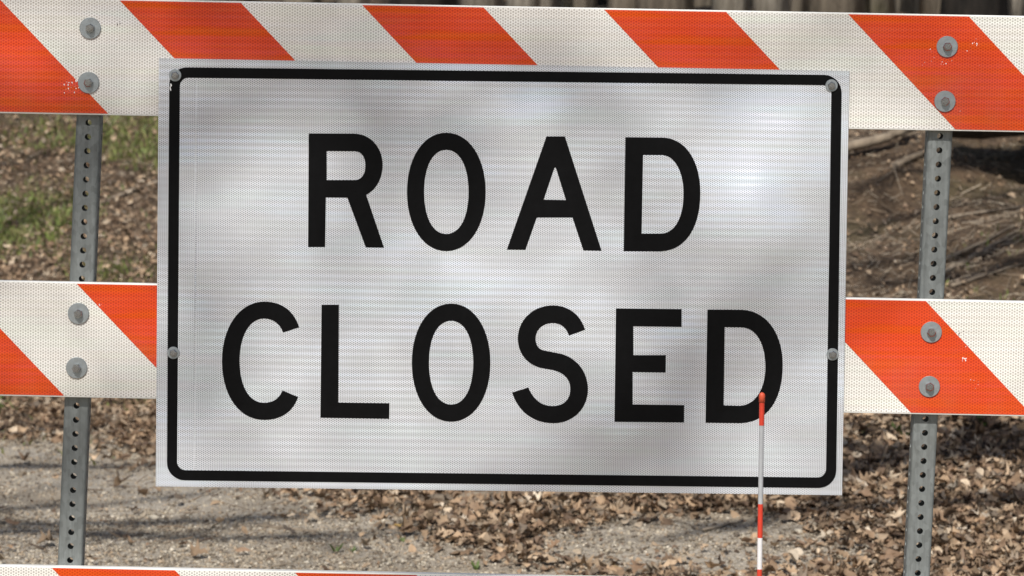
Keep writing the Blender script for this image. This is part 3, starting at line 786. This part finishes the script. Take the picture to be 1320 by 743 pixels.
# ------------------------------------------------------------------ sign
def curve_part(name, loops, y_front, y_back, mat, parent):
    """loops of (x,z) points in world -> filled flat piece"""
    cu = bpy.data.curves.new(name, 'CURVE'); cu.dimensions = '2D'; cu.fill_mode = 'BOTH'; cu.extrude = (y_back-y_front)/2
    for lp in loops:
        s = cu.splines.new('POLY'); s.points.add(len(lp)-1); s.use_cyclic_u = True
        for p_, (a, b) in zip(s.points, lp): p_.co = (a, b, 0, 1)
    t = bpy.data.objects.new(name, cu); COL.objects.link(t)
    dg = bpy.context.evaluated_depsgraph_get(); dg.update()
    me = bpy.data.meshes.new_from_object(t.evaluated_get(dg)); bpy.data.objects.remove(t); bpy.data.curves.remove(cu)
    vs = [(v.co.x, (y_front+y_back)/2 - v.co.z, v.co.y) for v in me.vertices]; fs = [tuple(p_.vertices) for p_ in me.polygons]
    bpy.data.meshes.remove(me)
    return obj(name, vs, fs, mat, parent)
def path2(spec, ox, oy, s):
    """spec: list of points; a 6-tuple is a cubic Bezier segment -> photo pixels -> sign plane (x,z)"""
    pts = []
    for q in spec:
        if len(q) == 2: pts.append(q)
        else:
            p0 = pts[-1]
            for t in [i/14 for i in range(1, 15)]:
                b = lambda i: (1-t)**3*p0[i] + 3*(1-t)**2*t*q[i] + 3*(1-t)*t*t*q[2+i] + t**3*q[4+i]
                pts.append((b(0), b(1)))
    if (pts[0][0]-pts[-1][0])**2 + (pts[0][1]-pts[-1][1])**2 < .5: pts.pop()
    out = []
    for a, b in pts:
        w = P(ox + a/s, oy + b/s, 0.0); out.append((w.x, w.z))
    return out
def oval(cx, cy, rx, ry, k=.59):
    return [(cx, cy-ry), (cx+rx*k, cy-ry, cx+rx, cy-ry*k, cx+rx, cy), (cx+rx, cy+ry*k, cx+rx*k, cy+ry, cx, cy+ry), (cx-rx*k, cy+ry, cx-rx, cy+ry*k, cx-rx, cy), (cx-rx, cy-ry*k, cx-rx*k, cy-ry, cx, cy-ry)]
cs = [P(204.6, 75.2), P(1095, 91.8), P(1085.5, 638.8), P(200.7, 627.3)]
sign = empty('road_sign', ((cs[2].x+cs[3].x)/2, 0, cs[3].z))
tag(sign, 'white rectangular sign with black border reading ROAD CLOSED bolted to the barricade', 'sign')
vv, ff = prism([(c.x, c.z) for c in cs], .0004, .0032)
pan = obj('panel', vv, ff, M['alu'], sign)
ctr = (cs[0]+cs[1]+cs[2]+cs[3])/4
vv, ff = prism([(c.x+(ctr.x-c.x)*.0006, c.z+(ctr.z-c.z)*.0006) for c in cs], 0.0, .0008)
obj('reflective_sheet', vv, ff, M['sign_sheet'], pan)
def rrect(c4, rad):
    """rounded quad through 4 corner pixels"""
    out = []
    for i in range(4):
        p0, p, p1 = Vector(c4[i-1]), Vector(c4[i]), Vector(c4[(i+1) % 4])
        a = p + (p0-p).normalized()*rad; b = p + (p1-p).normalized()*rad
        for t in [j/8 for j in range(9)]:
            k = .552; c1 = a.lerp(p, k); c2 = b.lerp(p, k)
            q = a*(1-t)**3 + c1*3*(1-t)**2*t + c2*3*(1-t)*t*t + b*t**3; w = P(q.x, q.y); out.append((w.x, w.z))
    return out
LY0, LY1 = -.0004, .0003
outer = rrect([(218.3, 86.8), (1085.2, 97.0), (1077.8, 629.6), (215.0, 619.2)], 23)
inner = rrect([(231.9, 100.4), (1071.8, 110.2), (1064.6, 615.8), (228.2, 606.2)], 11)
curve_part('border', [outer, inner], LY0, LY1, M['black'], sign)
ZA, ZB, ZC, ZD = (380, 150, 3.9115), (640, 150, 3.911), (270, 370, 3.4737), (640, 370, 3.3846)
LET = [
 ('R', ZA, [[(70, 87), (300, 88), (385, 90, 443, 160, 443, 247), (443, 320, 405, 375, 360, 397), (450, 663), (358, 662), (265, 411), (157, 410), (153, 660), (67, 660)],
            [(161, 176), (300, 177), (340, 177, 356, 212, 356, 249), (356, 290, 338, 322, 300, 322), (161, 322)]]),
 ('O', ZA, [oval(764, 382, 198.5, 298.5, .58), oval(764, 382, 112, 212, .61)]),
 ('A', ZB, [[(252, 102), (345, 102), (530, 679), (438, 677), (383, 511), (203, 511), (146, 674), (52, 673)], [(300, 262), (350, 423), (238, 421), (291, 264), (293, 259, 298, 258, 300, 262)]]),
 ('D', ZB, [[(650, 106), (840, 108), (960, 112, 1028, 235, 1028, 385), (1028, 560, 955, 678, 825, 682), (641, 681)], [(739, 196), (835, 196), (905, 200, 943, 290, 943, 392), (943, 500, 905, 590, 830, 592), (732, 592)]]),
 ('C', ZC, [[(402, 181), (378, 108, 325, 66, 245, 66), (135, 66, 56, 180, 56, 332), (56, 490, 135, 596, 245, 596), (320, 596, 375, 560, 397, 493), (327, 464), (312, 500, 285, 519, 243, 519), (175, 519, 135, 440, 135, 330), (135, 220, 180, 142, 243, 142), (285, 142, 315, 165, 330, 205)]]),
 ('L', ZC, [[(502, 80), (580, 80), (577, 518), (806, 521), (805, 591), (497, 586)]]),
 ('O', ZC, [oval(1082, 339.5, 176, 264.5, .58), oval(1082, 339.5, 99, 187.5, .61)]),
 ('S', ZD, [[(387, 187), (365, 120, 315, 81, 245, 81), (160, 81, 93, 145, 93, 225), (93, 290, 135, 345, 205, 356), (240, 362), (295, 372, 322, 405, 322, 445), (322, 495, 290, 520, 245, 520), (195, 520, 160, 490, 139, 439), (68, 461), (95, 545, 160, 595, 250, 595), (335, 595, 399, 530, 399, 447), (399, 370, 350, 312, 285, 293), (205, 277), (180, 270, 171, 250, 171, 225), (171, 185, 205, 158, 245, 158), (280, 158, 305, 178, 316, 213)]]),
 ('E', ZD, [[(521, 94), (808, 97), (808, 175), (597, 172), (597, 298), (739, 298), (738, 374), (594, 372), (594, 513), (819, 516), (818, 592), (515, 589)]]),
 ('D', ZD, [[(920, 99), (1070, 100), (1180, 104, 1249, 205, 1249, 340), (1249, 490, 1185, 590, 1065, 595), (912, 593)], [(996, 176), (1070, 177), (1135, 180, 1173, 250, 1173, 350), (1173, 445, 1130, 517, 1060, 519), (991, 517)]]),
]
for ch, z, loops in LET:
    o = curve_part('letter', [path2(l, *z) for l in loops], LY0, LY1, M['black'], sign); o['label'] = 'black capital letter ' + ch
# sheeting seam
a, b, c, d = P(252, 103), P(253.6, 103), P(251.6, 606), P(250, 606)
vv, ff = prism([(q.x, q.z) for q in (a, b, c, d)], -.00025, .0003); obj('sheet_seam', vv, ff, M['sign_sheet'], pan)
for bx, by in ((225.8, 97.2), (1071.8, 110.5), (223.6, 455), (1073.2, 457)):
    c = P(bx, by)
    vv, ff = disc(c, .0110, -.0024, .0003); w = obj('washer', vv, ff, M['washer'], sign)
    vv, ff = merge([hexhead(c, .0072, -.0020, .0055, random.random()), cyl(c, .0036, -.007, -.0105)]); obj('bolt', vv, ff, M['bolt'], sign)
V = []; F = []
for i in range(7):
    q = P(random.gauss(219.5, .7), 109+i*1.2); b = len(V); V.append((q.x, -.0009, q.z)); k = 6
    for j in range(k): an = 2*math.pi*j/k; V.append((q.x+.0016*random.uniform(.4, 1)*math.cos(an), -.0004, q.z+.0022*random.uniform(.4, 1)*math.sin(an)))
    F += [(b, b+1+(j+1) % k, b+1+j) for j in range(k)]
obj('scuff', V, F, M['chip'], sign)

# ------------------------------------------------------------------ marker stake in front of the sign
RY = -.45
Rt = lambda px, py: P(px, py, RY)
top, low = Rt(982.3, 507), Rt(979.0, 743); dr = (low-top).normalized(); foot = top + dr*((-.05-top.z)/dr.z)
stake = empty('marker_stake', (foot.x, RY, 0)); tag(stake, 'thin red and white driveway marker stake standing before the sign', 'stake')
rad = .0044
def seg(y0, y1, mat, name, r=rad, round_=False, z1=None):
    a = top + dr*((Rt(981, y0).z-top.z)/dr.z); b = foot if y1 is None else top + dr*((Rt(981, y1).z-top.z)/dr.z)
    if round_:
        pts = [a + dr*r*k for k in (0, .12, .4, .8, 1.2)] + [b]; rr = [r*.15, r*.5, r*.85, r, r*1.02, r]
    else: pts, rr = [a, b], [r, r]
    v, f = tube(pts, rr, 14); return obj(name, v, f, mat, stake, smooth=round_)
seg(506, 519, M['rod_cap'], 'cap', rad*1.16, True)
seg(517, None, M['rod_grey'], 'rod', rad*.92)
seg(518, 548.5, M['rod_red'], 'red_band')
seg(650, 693.5, M['rod_red'], 'red_band', rad*.98); seg(693.5, 734, M['rod_white'], 'white_band', rad*.98); seg(734, 778, M['rod_red'], 'red_band', rad*.98); seg(778, 820, M['rod_white'], 'white_band', rad*.98)
